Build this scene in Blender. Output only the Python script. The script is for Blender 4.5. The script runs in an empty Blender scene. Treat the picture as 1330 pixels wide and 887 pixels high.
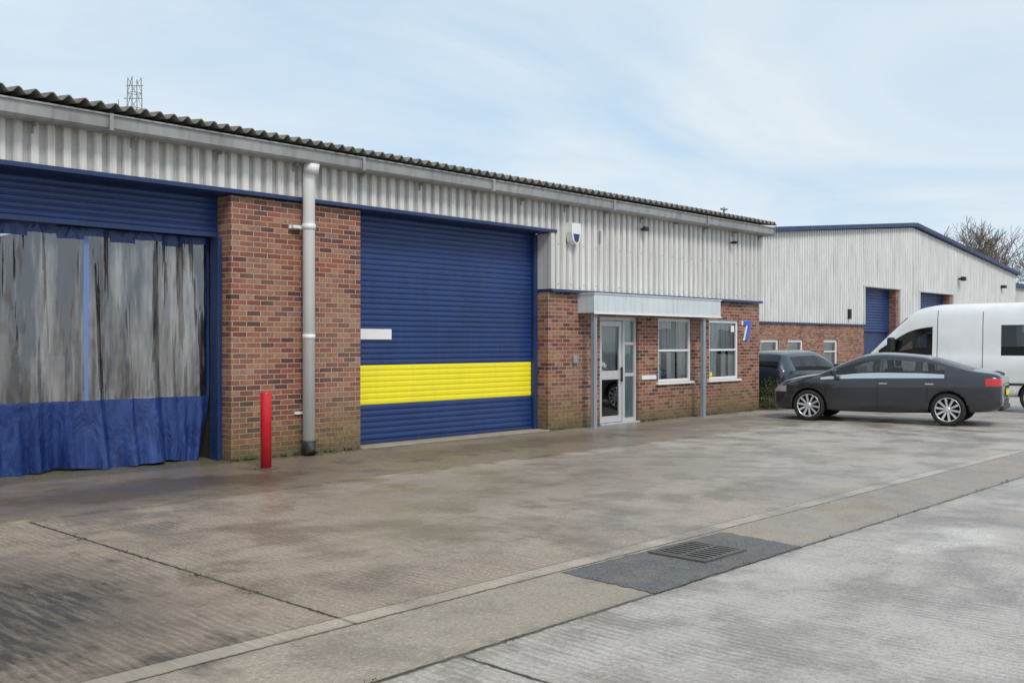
import bpy, bmesh, math, random
from mathutils import Vector, Matrix
random.seed(7)
sc=bpy.context.scene
COL=sc.collection

# ------------------------------------------------------------------ helpers
def empty(name,loc=(0,0,0),rz=0):
    e=bpy.data.objects.new(name,None); e.empty_display_size=.3
    e.location=loc; e.rotation_euler=(0,0,rz); COL.objects.link(e); return e
def mesh(name,verts,faces,mat=None,parent=None,smooth=False,mats=None,fm=None):
    m=bpy.data.meshes.new(name); m.from_pydata([tuple(v) for v in verts],[],faces); m.update()
    if mats:
        for q in mats: m.materials.append(q)
        if fm:
            for p,i in zip(m.polygons,fm): p.material_index=i
    elif mat: m.materials.append(mat)
    if smooth:
        for p in m.polygons: p.use_smooth=True
    o=bpy.data.objects.new(name,m); COL.objects.link(o)
    if parent: o.parent=parent
    return o
def boxes(name,lst,mat,parent=None,bev=0):
    v=[];f=[]
    for (x0,x1,y0,y1,z0,z1) in lst:
        n=len(v)
        v+=[(x0,y0,z0),(x1,y0,z0),(x1,y1,z0),(x0,y1,z0),(x0,y0,z1),(x1,y0,z1),(x1,y1,z1),(x0,y1,z1)]
        f+=[tuple(i+n for i in q) for q in [(0,3,2,1),(4,5,6,7),(0,1,5,4),(1,2,6,5),(2,3,7,6),(3,0,4,7)]]
    o=mesh(name,v,f,mat,parent)
    if bev:
        b=o.modifiers.new('bevel','BEVEL'); b.width=bev; b.segments=2
    return o
def box(name,x0,x1,y0,y1,z0,z1,mat,parent=None,bev=0):
    return boxes(name,[(x0,x1,y0,y1,z0,z1)],mat,parent,bev)
def panes(name,lst,mat,parent):
    v=[];f=[]
    for (x0,x1,y,z0,z1) in lst:
        n=len(v); v+=[(x0,y,z0),(x1,y,z0),(x1,y,z1),(x0,y,z1)]; f.append((n,n+1,n+2,n+3))
    return mesh(name,v,f,mat,parent)
def tube(name,path,r,mat,parent=None,seg=16,smooth=True,cap=True):
    v=[];f=[]
    n=len(path)
    P=[Vector(p) for p in path]
    for i,p in enumerate(P):
        d=(P[min(i+1,n-1)]-P[max(i-1,0)]).normalized()
        up=Vector((0,0,1)) if abs(d.z)<.9 else Vector((1,0,0))
        a=d.cross(up).normalized(); b=d.cross(a).normalized()
        rr=r[i] if isinstance(r,(list,tuple)) else r
        for k in range(seg):
            t=2*math.pi*k/seg
            v.append(p+a*math.cos(t)*rr+b*math.sin(t)*rr)
    for i in range(n-1):
        for k in range(seg):
            k2=(k+1)%seg
            f.append((i*seg+k,i*seg+k2,(i+1)*seg+k2,(i+1)*seg+k))
    if cap:
        f.append(tuple(range(seg))[::-1]); f.append(tuple((n-1)*seg+k for k in range(seg)))
    o=mesh(name,v,f,mat,parent,smooth)
    if smooth:
        for p in o.data.polygons:
            if len(p.vertices)>4: p.use_smooth=False
    return o

# ------------------------------------------------------------------ node helper
class G:
    def __init__(s,name):
        s.m=bpy.data.materials.new(name); s.m.use_nodes=True
        s.nt=s.m.node_tree; s.nt.nodes.clear()
        s.out=s.nt.nodes.new('ShaderNodeOutputMaterial')
        s.b=s.nt.nodes.new('ShaderNodeBsdfPrincipled')
        s.nt.links.new(s.b.outputs[0],s.out.inputs[0])
    def n(s,t,**k):
        nd=s.nt.nodes.new(t)
        for a,b in k.items(): setattr(nd,a,b)
        return nd
    def set(s,sock,v):
        if isinstance(v,bpy.types.NodeSocket): s.nt.links.new(v,sock)
        else:
            if hasattr(sock.default_value,'__len__') and isinstance(v,(tuple,list)):
                if len(sock.default_value)==4 and len(v)==3: v=(*v,1)
            sock.default_value=v
    def math(s,op,a,b=0,c=0,clamp=False):
        nd=s.n('ShaderNodeMath',operation=op); nd.use_clamp=clamp
        s.set(nd.inputs[0],a); s.set(nd.inputs[1],b); s.set(nd.inputs[2],c)
        return nd.outputs[0]
    def mix(s,f,a,b,mode='MIX'):
        nd=s.n('ShaderNodeMix',data_type='RGBA',blend_type=mode)
        s.set(nd.inputs[0],f); s.set(nd.inputs[6],a); s.set(nd.inputs[7],b)
        return nd.outputs[2]
    def obj(s): return s.n('ShaderNodeTexCoord').outputs['Object']
    def sep(s,v):
        nd=s.n('ShaderNodeSeparateXYZ'); s.set(nd.inputs[0],v); return nd.outputs
    def comb(s,x,y,z=0):
        nd=s.n('ShaderNodeCombineXYZ'); s.set(nd.inputs[0],x); s.set(nd.inputs[1],y); s.set(nd.inputs[2],z); return nd.outputs[0]
    def scale(s,v,sx,sy,sz):
        nd=s.n('ShaderNodeMapping'); s.set(nd.inputs[0],v); nd.inputs['Scale'].default_value=(sx,sy,sz); return nd.outputs[0]
    def noise(s,v,sc=1,det=4,rough=.55,dist=0):
        nd=s.n('ShaderNodeTexNoise'); s.set(nd.inputs['Vector'],v); nd.inputs['Scale'].default_value=sc
        nd.inputs['Detail'].default_value=det; nd.inputs['Roughness'].default_value=rough; nd.inputs['Distortion'].default_value=dist
        return nd.outputs[0]
    def rng(s,v,a,b,c=0,d=1):
        nd=s.n('ShaderNodeMapRange'); nd.clamp=True
        s.set(nd.inputs[0],v); s.set(nd.inputs[1],a); s.set(nd.inputs[2],b); s.set(nd.inputs[3],c); s.set(nd.inputs[4],d)
        return nd.outputs[0]
    def ramp(s,v,stops):
        nd=s.n('ShaderNodeValToRGB'); s.set(nd.inputs[0],v); e=nd.color_ramp.elements
        while len(e)<len(stops): e.new(.5)
        for i,(p,c) in enumerate(stops): e[i].position=p; e[i].color=(*c,1)
        return nd.outputs[0]
    def bump(s,h,st=.3,dist=.01,nrm=None):
        nd=s.n('ShaderNodeBump'); nd.inputs['Strength'].default_value=st; nd.inputs['Distance'].default_value=dist
        s.set(nd.inputs['Height'],h)
        if nrm: s.set(nd.inputs['Normal'],nrm)
        return nd.outputs[0]
    def fin(s,col=None,rough=None,metal=None,nrm=None,**k):
        if col is not None: s.set(s.b.inputs['Base Color'],col)
        if rough is not None: s.set(s.b.inputs['Roughness'],rough)
        if metal is not None: s.set(s.b.inputs['Metallic'],metal)
        if nrm is not None: s.set(s.b.inputs['Normal'],nrm)
        for a,b in k.items(): s.set(s.b.inputs[a.replace('_',' ')],b)
        return s.m

def paint(name,col,rough=.45,var=.12,dirt=.15,metal=0,dirtcol=(.12,.11,.1),vert=True):
    g=G(name); o=g.obj()
    n1=g.noise(o,1.3,4); n2=g.noise(g.scale(o,9,9,.9) if vert else o,1.0 if vert else 7,3)
    dark=tuple(c*(1-var) for c in col); lite=tuple(min(1,c*(1+var)) for c in col)
    c=g.mix(g.rng(n1,.3,.7),dark,lite)
    c=g.mix(g.rng(n2,.5,.85,0,dirt*2),c,dirtcol)
    return g.fin(c,g.rng(n2,.3,.7,rough*.8,rough*1.25),metal,g.bump(n1,.05,.01))

# ------------------------------------------------------------------ materials
def brick_mat(name='brickwork',moss=True):
    g=G(name); o=g.obj(); x,y,z=g.sep(o)[:3]
    uv=g.comb(g.math('ADD',x,y),z,0)
    bt=g.n('ShaderNodeTexBrick'); g.set(bt.inputs['Vector'],uv)
    bt.inputs['Color1'].default_value=(0,0,0,1); bt.inputs['Color2'].default_value=(1,1,1,1); bt.inputs['Mortar'].default_value=(.5,.5,.5,1)
    bt.inputs['Scale'].default_value=1; bt.inputs['Brick Width'].default_value=.225; bt.inputs['Row Height'].default_value=.075
    bt.inputs['Mortar Size'].default_value=.007; bt.inputs['Mortar Smooth'].default_value=.25
    rnd=g.n('ShaderNodeRGBToBW'); g.set(rnd.inputs[0],bt.outputs[0])
    c=g.ramp(rnd.outputs[0],[(0,(.07,.027,.025)),(.18,(.155,.045,.033)),(.36,(.26,.068,.040)),(.55,(.33,.098,.053)),(.72,(.36,.145,.08)),(.86,(.41,.21,.12)),(1,(.28,.14,.10))])
    n=g.noise(o,16,4,.65); c=g.mix(g.rng(n,.38,.72,0,.65),c,(.13,.06,.048))
    big=g.noise(o,.9,4); c=g.mix(g.rng(big,.45,.75,0,.35),c,(.42,.27,.19))
    sm=g.noise(g.scale(o,3,3,.6),1,3); c=g.mix(g.rng(sm,.52,.75,0,.45),c,(.095,.06,.05))
    mort=g.mix(g.rng(n,.3,.7),(.28,.245,.20),(.46,.41,.35))
    c=g.mix(bt.outputs[1],c,mort)
    if moss:
        lx=g.rng(x,6,10,.65,0)
        low=g.rng(g.math('ADD',z,g.math('MULTIPLY',big,-1.3)),-.65,g.math('ADD',.1,lx),1,0)
        c=g.mix(g.math('MULTIPLY',low,.75),c,g.mix(g.rng(n,.4,.6),(.19,.17,.045),(.12,.075,.05)))
    damp=g.rng(z,0,.25,.5,0); c=g.mix(damp,c,(.06,.055,.035))
    h=g.math('ADD',g.math('MULTIPLY',bt.outputs[1],-1),g.math('MULTIPLY',n,.4))
    return g.fin(c,.85,0,g.bump(h,.55,.008))
BRICK=brick_mat()

def cladding_mat(name,col,y0=None,dep=.05):
    g=G(name); o=g.obj(); x,y,z=g.sep(o)[:3]
    n1=g.noise(g.scale(o,1,1,.35),1.1,4,.6); st=g.noise(g.scale(o,14,14,.7),1,4,.6); f=g.noise(o,30,3)
    c=g.mix(g.rng(n1,.3,.7),tuple(v*.86 for v in col),tuple(min(1,v*1.06) for v in col))
    c=g.mix(g.rng(st,.48,.8,0,.7),c,(.28,.265,.235))
    c=g.mix(g.rng(f,.58,.75,0,.3),c,(.33,.31,.28))
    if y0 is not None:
        val=g.rng(y,y0-dep*.55,y0,0,1)       # groove shade, patchy like grime, painted into the colour of the sheet's troughs
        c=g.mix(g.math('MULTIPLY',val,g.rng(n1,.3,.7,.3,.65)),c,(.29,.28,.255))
    return g.fin(c,g.rng(st,.3,.7,.4,.6),0,g.bump(n1,.04,.01))
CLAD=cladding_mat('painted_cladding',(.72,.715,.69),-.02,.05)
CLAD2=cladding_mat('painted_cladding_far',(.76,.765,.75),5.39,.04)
CLADF=cladding_mat('painted_flashing',(.66,.655,.64))
BLUE=paint('blue_painted_steel',(.014,.042,.155),.34,.14,.16,dirtcol=(.07,.085,.12))
BLUED=paint('dark_blue_trim',(.015,.036,.12),.45,.15,.15)
YEL=paint('yellow_painted_steel',(.90,.78,.02),.4,.05,.10,dirtcol=(.5,.4,.08))
WHITE=paint('white_upvc',(.80,.80,.79),.35,.03,.06)
GREYM=paint('grey_metal_gutter',(.33,.335,.335),.5,.18,.35,.1,dirtcol=(.14,.13,.12))
PIPEM=paint('painted_downpipe',(.80,.81,.80),.5,.04,.10,dirtcol=(.42,.41,.37))
LGREY=paint('light_grey_canopy',(.60,.65,.68),.4,.06,.15)
COLM=paint('column_grey_paint',(.27,.31,.36),.45,.1,.15)
ALU=paint('aluminium_frame',(.58,.59,.60),.35,.05,.1,.2)
RED=paint('red_painted_post',(.62,.015,.025),.35,.12,.10,dirtcol=(.25,.03,.03))
BLACK=paint('black_plastic',(.02,.02,.02),.5,.1,.1)
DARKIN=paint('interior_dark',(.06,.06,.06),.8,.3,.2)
def roof_mat():
    g=G('fibre_cement_roof'); o=g.obj(); n=g.noise(o,3,5,.65); m=g.noise(o,18,4)
    c=g.mix(g.rng(n,.3,.7),(.13,.125,.115),(.25,.24,.22)); c=g.mix(g.rng(m,.52,.7,0,.7),c,(.05,.055,.03))
    return g.fin(c,.95,0,g.bump(m,.4,.01))
ROOF=roof_mat()

def glass_mat(name,tint=(.55,.6,.6),refl=.12,rough=.02,wav=.05):
    g=G(name); g.nt.nodes.remove(g.b)
    tr=g.n('ShaderNodeBsdfTransparent'); tr.inputs[0].default_value=(*tint,1)
    gl=g.n('ShaderNodeBsdfGlossy'); gl.inputs['Roughness'].default_value=rough
    n=g.noise(g.obj(),1.5,2); g.set(gl.inputs['Normal'],g.bump(n,wav,.05))
    fr=g.n('ShaderNodeFresnel'); fr.inputs[0].default_value=1.5
    f=g.math('ADD',fr.outputs[0],refl,clamp=True)
    mx=g.n('ShaderNodeMixShader'); g.set(mx.inputs[0],f); g.nt.links.new(tr.outputs[0],mx.inputs[1]); g.nt.links.new(gl.outputs[0],mx.inputs[2])
    g.nt.links.new(mx.outputs[0],g.out.inputs[0]); return g.m
GLASS=glass_mat('window_glass',(.93,.95,.95),.10)
CARGLASS=glass_mat('car_window_glass',(.42,.46,.45),.03,.01,.0)

def ground_mat():
    g=G('tamped_concrete'); geo=g.n('ShaderNodeNewGeometry'); P=geo.outputs['Position']
    x,y,z=g.sep(P)[:3]
    big=g.noise(P,.22,4,.6); med=g.noise(P,1.3,6,.66); fine=g.noise(P,38,4,.75); fin2=g.noise(P,120,2,.5); mid=g.noise(P,9,5,.7)
    tampn=g.noise(g.scale(P,17,2.0,1),1,5,.7,.4)
    wob=g.noise(P,.9,3)
    rib=g.math('SINE',g.math('MULTIPLY',g.math('ADD',x,g.math('MULTIPLY',wob,.22)),2*math.pi/.06))
    far=g.rng(y,-8.54,-8.50,1,0)
    chan=g.math('MULTIPLY',g.rng(y,-8.52,-8.48,0,1),g.rng(y,-7.66,-7.62,1,0))
    apron=g.rng(g.math('ADD',y,g.math('MULTIPLY',med,.16)),-2.76,-2.66,0,1)
    warm=g.mix(g.rng(big,.3,.7),(.30,.225,.165),(.43,.345,.265))
    grey=g.mix(g.rng(big,.3,.7),(.45,.41,.365),(.60,.56,.51))
    chc=g.mix(g.rng(med,.3,.7),(.30,.24,.18),(.46,.395,.32))
    apc=g.mix(g.rng(med,.3,.7),(.16,.12,.085),(.34,.27,.205))
    xr=g.rng(g.math('ADD',x,g.math('MULTIPLY',big,5)),6.5,18,0,.8)
    c=g.mix(xr,warm,grey); c=g.mix(g.math('MULTIPLY',far,.9),c,grey); c=g.mix(chan,c,chc)
    apc=g.mix(g.rng(x,10,22,0,.5),apc,grey)
    c=g.mix(apron,c,apc)
    notch=g.math('SUBTRACT',1,chan)
    # ridges are worn away in places
    worn=g.rng(g.noise(P,.75,4,.6),.40,.60,.25,1)
    ridged=g.math('MULTIPLY',worn,g.math('MULTIPLY',notch,g.math('SUBTRACT',1,g.math('MULTIPLY',apron,.7))))
    c=g.mix(g.math('MULTIPLY',g.rng(tampn,.50,.64,0,.42),ridged),c,(.15,.115,.085))
    ribm=g.rng(g.math('ADD',rib,g.math('MULTIPLY',g.math('SUBTRACT',mid,.5),4.5)),.3,-1.2,0,.40)
    c=g.mix(g.math('MULTIPLY',g.math('MULTIPLY',ribm,ridged),g.rng(med,.38,.58,.35,1)),c,(.12,.095,.072))
    ribh=g.rng(g.math('ADD',rib,g.math('MULTIPLY',g.math('SUBTRACT',mid,.5),-5)),.6,1.4,0,.25)
    c=g.mix(g.math('MULTIPLY',ribh,ridged),c,(.66,.61,.54))
    c=g.mix(g.rng(g.math('ADD',med,g.math('MULTIPLY',mid,.25)),.62,.74,0,.42),c,(.16,.12,.09))
    pat=g.noise(P,.55,5,.7)
    c=g.mix(g.rng(g.math('ADD',pat,g.math('MULTIPLY',fine,.12)),.57,.66,0,.30),c,(.18,.145,.115))
    c=g.mix(g.rng(mid,.58,.70,0,.3),c,(.18,.15,.115))
    c=g.mix(g.rng(fine,.53,.63,0,.42),c,(.14,.115,.09))
    c=g.mix(g.rng(fine,.45,.36,0,.45),c,(.68,.63,.56))
    c=g.mix(g.rng(fin2,.6,.7,0,.5),c,(.07,.058,.05))
    def blob(cx,cy,rx,ry,pw=.9):
        d=g.math('SQRT',g.math('ADD',g.math('POWER',g.math('DIVIDE',g.math('SUBTRACT',x,cx),rx),2),g.math('POWER',g.math('DIVIDE',g.math('SUBTRACT',y,cy),ry),2)))
        return g.rng(g.math('ADD',d,g.math('ADD',g.math('MULTIPLY',g.math('SUBTRACT',med,.5),3.0),g.math('MULTIPLY',g.math('SUBTRACT',fine,.5),.7))),.45,1.1,pw,0)
    st=blob(2.3,-5.8,1.05,1.8,.9)
    c=g.mix(g.math('MULTIPLY',st,g.rng(tampn,.38,.55,.5,1)),c,(.032,.026,.021))
    st2=blob(5.5,-1.6,2.8,.8,.72); c=g.mix(st2,c,(.065,.048,.036))
    st4=blob(9.5,-4.3,3.5,1.2,.35); c=g.mix(st4,c,(.16,.12,.09))
    st3=blob(12,-1.3,3.8,.7,.6); c=g.mix(st3,c,(.10,.075,.055))
    st5=blob(17.5,-1.0,3,.5,.5); c=g.mix(st5,c,(.11,.10,.09))
    sc3=blob(8.6,-9.3,1.0,.3,.6); c=g.mix(g.math('MULTIPLY',sc3,g.rng(fine,.49,.53)),c,(.80,.78,.74))
    ms=g.math('MULTIPLY',g.rng(g.math('ADD',y,g.math('MULTIPLY',med,.3)),-.12,.15),g.rng(fine,.4,.55,.3,1))
    c=g.mix(g.math('MULTIPLY',ms,g.rng(x,24,22.5,0,.8)),c,(.075,.08,.03))
    wn=g.math('MULTIPLY',g.math('SUBTRACT',mid,.5),.05)
    def line(coord,pos,w):
        return g.rng(g.math('ABSOLUTE',g.math('ADD',g.math('SUBTRACT',coord,pos),wn)),w*.5,w,1,0)
    j1=line(y,-7.63,.013); j1b=line(y,-7.45,.010); j2=line(y,-8.5,.022)
    notap=g.math('SUBTRACT',1,apron); ncf=g.math('MULTIPLY',notap,notch)
    J=g.math('MAXIMUM',j2,g.math('MULTIPLY',j1,.85)); J=g.math('MAXIMUM',J,g.math('MULTIPLY',j1b,.45))
    jx=line(x,3.64,.018)
    for px in (9.7,15.8,21.9,28):
        jx=g.math('MAXIMUM',jx,g.math('MULTIPLY',line(x,px,.012),.4))
    J=g.math('MAXIMUM',J,g.math('MULTIPLY',jx,ncf))
    c=g.mix(g.math('MULTIPLY',J,.95),c,g.mix(g.rng(med,.45,.6),(.02,.017,.013),(.05,.065,.015)))
    hal=g.rng(g.math('ABSOLUTE',g.math('ADD',y,8.5)),.02,.14,.4,0); c=g.mix(g.math('MULTIPLY',hal,g.rng(mid,.4,.6)),c,(.14,.115,.085))
    kb=g.math('MULTIPLY',g.rng(y,-7.62,-7.60,0,1),g.rng(y,-7.47,-7.45,1,0))
    c=g.mix(g.math('MULTIPLY',kb,g.rng(med,.35,.6,.4,.1)),c,(.62,.56,.47))
    al=g.rng(g.math('ABSOLUTE',g.math('ADD',g.math('ADD',y,2.72),g.math('MULTIPLY',wn,2))),.02,.10,1,0)
    c=g.mix(g.math('MULTIPLY',al,g.rng(fine,.42,.56,.25,1)),c,g.mix(g.rng(med,.4,.6),(.50,.41,.29),(.07,.065,.03)))
    wet=g.rng(g.math('ADD',g.math('MULTIPLY',med,.6),g.math('MULTIPLY',big,.5)),.47,.60,0,1)
    c=g.mix(g.math('MULTIPLY',wet,.20),c,(.12,.10,.08))
    rough=g.rng(wet,0,1,.72,.28)
    rough=g.math('SUBTRACT',rough,g.math('MULTIPLY',st,.12))
    h=g.math('ADD',g.math('MULTIPLY',g.math('MULTIPLY',rib,ridged),.45),g.math('ADD',g.math('MULTIPLY',tampn,1.0),g.math('ADD',g.math('MULTIPLY',fine,1.0),g.math('MULTIPLY',mid,.8))))
    h=g.math('SUBTRACT',h,g.math('MULTIPLY',J,2.5))
    return g.fin(c,rough,0,g.bump(h,.5,.007))
GROUND=ground_mat()
def asph():
    g=G('tarmac_patch'); P=g.obj(); f=g.noise(P,90,3,.7); m=g.noise(P,3,5,.65)
    c=g.mix(g.rng(f,.4,.62),(.045,.045,.045),(.20,.20,.195)); c=g.mix(g.rng(m,.48,.62,0,.5),c,(.22,.195,.155))
    return g.fin(c,g.rng(m,.35,.65,.4,.8),0,g.bump(f,.8,.008))
TARMAC=asph()

# ------------------------------------------------------------------ ground
mesh('ground',[(-400,-400,0),(900,-400,0),(900,900,0),(-400,900,0)],[(0,1,2,3)],GROUND)
pv=[];n=22
co=[(5.45,-7.66),(7.58,-7.70),(7.48,-8.5),(5.42,-8.5)]
for i in range(4):
    a=co[i];b=co[(i+1)%4]
    for k in range(n):
        t=k/n; j=.014
        pv.append((a[0]+(b[0]-a[0])*t+random.uniform(-j,j),a[1]+(b[1]-a[1])*t+random.uniform(-j,j),.004))
mesh('asphalt_patch',pv[::-1],[tuple(range(len(pv)))],TARMAC)
gr=empty('drain_grate')
IRON=paint('cast_iron',(.13,.12,.11),.5,.2,.3,.4,dirtcol=(.16,.12,.08),vert=False)
g=G('drain_pit_dark'); PIT=g.fin((.006,.006,.006),.9)
gx0,gx1,gy0,gy1=6.45,6.98,-8.22,-7.78
mesh('drain_pit',[(gx0,gy0,.008),(gx1,gy0,.008),(gx1,gy1,.008),(gx0,gy1,.008)],[(0,1,2,3)],PIT,gr)
lst=[(gx0-.04,gx1+.04,gy0-.04,gy0,.004,.018),(gx0-.04,gx1+.04,gy1,gy1+.04,.004,.018),(gx0-.04,gx0,gy0,gy1,.004,.018),(gx1,gx1+.04,gy0,gy1,.004,.018)]
nb=8
for i in range(nb):
    xx=gx0+(i+.5)*(gx1-gx0)/nb
    lst.append((xx-.016,xx+.016,gy0,gy1,.009,.016))
lst.append((gx0,gx1,-8.015,-7.985,.009,.0175))
boxes('grate_bars',lst,IRON,gr)

# ------------------------------------------------------------------ main building
B=empty('industrial_unit_building')
XL,XR=-14.0,21.95
def wall_open(name,x0,x1,y0,y1,z0,z1,ops,mat,parent):
    L=[];cx=x0
    for (a,b,c,d) in ops:
        if a>cx: L.append((cx,a,y0,y1,z0,z1))
        if c>z0: L.append((a,b,y0,y1,z0,c))
        if d<z1: L.append((a,b,y0,y1,d,z1))
        cx=b
    if cx<x1: L.append((cx,x1,y0,y1,z0,z1))
    return boxes(name,L,mat,parent)
boxes('brick_pier',[(7.40,9.66,0,.55,0,3.70)],BRICK,B)
wall_open('brick_front_wall',14.09,XR,0,.33,0,2.60,[(15.66,16.97,0,2.17),(17.67,18.95,.80,2.17),(19.69,20.98,.80,2.17)],BRICK,B)
boxes('brick_wall_left',[(XL,.7,0,.33,0,2.60),(.7,2.97,0,.55,0,3.70)],BRICK,B)
boxes('brick_end_wall',[(XR-.33,XR,.33,14,0,2.60),(XL,XL+.33,.33,14,0,2.6),(XL+.33,XR-.33,13.67,14,0,2.6)],BRICK,B)

def trap(name,x0,x1,z0,z1,yb,mat,parent,pitch=.2,dep=.05,axis='x',topf=None):
    prof=[(0,0),(.34,0),(.44,1),(.90,1)]
    xs=[];k=0
    while True:
        done=False
        for (u,v) in prof:
            xx=x0+(k+u)*pitch
            if xx>=x1: done=True;break
            xs.append((xx,v))
        if done: break
        k+=1
    xs.append((x1,xs[-1][1]))
    v=[];f=[]
    for (xx,d) in xs:
        yy=yb-dep*d
        zt=topf(xx) if topf else z1
        if axis=='x': v+=[(xx,yy,z0),(xx,yy,zt)]
        else: v+=[(yb+dep*d,xx,z0),(yb+dep*d,xx,zt)]
    for i in range(len(xs)-1):
        f.append((2*i,2*i+2,2*i+3,2*i+1))
    return mesh(name,v,f,mat,parent)
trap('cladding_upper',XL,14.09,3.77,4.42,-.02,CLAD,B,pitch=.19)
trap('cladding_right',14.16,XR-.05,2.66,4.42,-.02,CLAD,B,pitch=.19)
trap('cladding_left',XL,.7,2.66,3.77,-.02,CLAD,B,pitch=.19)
trap('cladding_end',0,14,2.66,4.42,XR,CLADF,B,axis='y')
boxes('cladding_reveal',[(14.095,14.12,0.0,.40,2.66,3.70)],CLADF,B)
boxes('corner_flashing',[(14.085,14.19,-.082,-.072,2.66,3.71),(14.085,14.095,-.072,.0,2.66,3.71),(XR-.07,XR+.03,-.085,-.073,2.66,4.30),(XR+.02,XR+.03,-.073,.1,2.66,4.3)],CLADF,B)
boxes('wall_core',[(XL,14.09,.02,.30,3.78,4.42),(14.14,XR-.04,.02,.32,2.61,4.42),(XL,.7,.02,.3,2.61,3.78)],DARKIN,B)
boxes('blue_trim',[(XL,14.24,-.098,.012,3.715,3.77),(14.10,XR+.02,-.10,.012,2.605,2.655),(14.09,14.10,-.02,.36,2.605,2.655)],BLUED,B,)
boxes('door_soffit',[(2.97,7.40,.013,.6,3.71,3.76),(9.66,14.09,.013,.6,3.71,3.76)],BLUED,B)
fx=[]
xx=14.3
while xx<21.8:
    for zz in (2.75,3.5): fx.append((xx-.010,xx+.010,-.078,-.069,zz,zz+.018))
    xx+=.38
boxes('cladding_screws',fx,GREYM,B)
def gutter(x0,x1):
    prof=[(-.10,4.45),(-.10,4.27),(-.13,4.25),(-.33,4.25),(-.36,4.28),(-.375,4.42),(-.40,4.425),(-.40,4.445),(-.36,4.445),(-.345,4.29),(-.32,4.265),(-.13,4.265)]
    v=[];f=[];n=len(prof)
    for xx in (x0,x1): v+=[(xx,p[0],p[1]) for p in prof]
    for i in range(n): f.append((i,(i+1)%n,n+(i+1)%n,n+i))
    f.append(tuple(range(n))); f.append(tuple(range(n,2*n))[::-1])
    return mesh('gutter',v,f,GREYM,B)
gutter(XL,22.0)
boxes('gutter_joints',[(xx,xx+.05,-.404,-.11,4.243,4.450) for xx in [2.2,5.5,9.4,12.2,15.6,19.0]]+[(22.0,22.012,-.405,-.10,4.245,4.455)],GREYM,B)
br=[]
xx=XL+.4
while xx<21.8:
    br.append((xx,xx+.02,-.20,-.08,4.205,4.247)); br.append((xx,xx+.02,-.095,-.074,4.13,4.205)); xx+=1.22
boxes('gutter_brackets',br,GREYM,B)
def roof():
    v=[];f=[];pitch=.19;amp=.036;x0=XL-.1;x1=XR+.08;st=pitch/10
    n=int((x1-x0)/st)
    rows=[(-.45,4.53),(1.0,4.53+1.43*.12),(7.0,4.53+7.43*.12)]
    rows2=[(7.0,4.53+7.43*.12),(14.3,4.55)]
    for rr in (rows,rows2):
        base=len(v)
        m=len(rr)
        for i in range(n+1):
            xx=x0+i*st; s=amp*math.sin(2*math.pi*xx/pitch); sh=.012*math.sin(int(xx/1.0)*12.9898)
            for (yy,zz) in rr: v.append((xx,yy,zz+s+sh*.6))
        for i in range(n):
            for k in range(m-1):
                a=base+i*m+k; f.append((a,a+m,a+m+1,a+1))
    o=mesh('corrugated_roof',v,f,ROOF,B,True)
    s=o.modifiers.new('thick','SOLIDIFY'); s.thickness=.014; s.offset=-1
roof()
boxes('eaves_filler',[(XL,XR,-.095,.3,4.425,4.48)],ROOF,B)
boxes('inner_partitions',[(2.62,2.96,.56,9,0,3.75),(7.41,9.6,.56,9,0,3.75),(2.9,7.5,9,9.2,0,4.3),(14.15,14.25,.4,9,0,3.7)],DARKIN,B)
INFL=paint('office_wall',(.45,.45,.43),.8,.1,.1)
boxes('office_partition',[(14.3,21.6,3.2,3.3,0,2.6),(17.2,17.3,.4,3.2,0,2.6),(14.3,21.6,.34,3.3,2.612,2.66)],INFL,B)
random.seed(3)
ITM=[paint('stored_goods_a',(.35,.22,.08),.7,.3),paint('stored_goods_b',(.40,.41,.43),.5,.3),paint('stored_goods_c',(.4,.05,.04),.6,.2)]
for k,m in enumerate(ITM):
    L=[]
    for q in range(9):
        a=random.uniform(3.1,6.9);b=random.uniform(1.6,5);z0=random.choice([0,0,.7,1.5])
        L.append((a,a+random.uniform(.2,.6),b,b+.4,z0,z0+random.uniform(.3,.8)))
    boxes('stored_goods',L,m,B)
SH=[]
for zz in (.7,1.5,2.3): SH.append((3.0,7.2,5.2,5.7,zz-.04,zz))
boxes('storage_racking',SH,ITM[0],B)

def slats(name,x0,x1,z0,z1,yb,mat,pitch=.1,dep=.014,par=None):
    v=[];f=[];zz=z0;prof=[(0,.0),(.06,.35),(.2,.8),(.45,1),(.7,.85),(.88,.4),(.92,0)]
    pts=[]
    while zz<z1-.001:
        for (u,d) in prof:
            q=zz+u*pitch
            if q<=z1: pts.append((yb-dep*d,q))
        zz+=pitch
    pts.append((yb,z1))
    for (a,b) in pts: v+=[(x0,a,b),(x1,a,b)]
    for i in range(len(pts)-1): f.append((2*i,2*i+1,2*i+3,2*i+2))
    return mesh(name,v,f,mat,par or B,False)
slats('roller_shutter_blue_lower',9.66,14.07,.08,.65,.36,BLUE,.095)
slats('roller_shutter_yellow_band',9.66,14.07,.65,1.285,.36,YEL,.0907,.009)
slats('roller_shutter_blue_upper',9.66,14.07,1.285,3.72,.36,BLUE,.09)
boxes('shutter_bottom_rail',[(9.66,14.07,.325,.385,.02,.08)],BLUED,B,.006)
boxes('shutter_guides',[(13.99,14.085,.26,.345,.019,3.70),(9.665,9.74,.26,.345,.019,3.70)],BLUED,B,.004)
boxes('shutter_vision_slot',[(9.92,10.56,.325,.338,1.70,1.87)],WHITE,B,.004)
box('threshold_slab',9.67,14.08,-.04,.5,.0,.018,paint('threshold_concrete',(.38,.32,.26),.8,.2,.3),B)
slats('roller_shutter_raised',2.97,7.40,3.20,3.72,.36,BLUE,.085)
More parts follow.
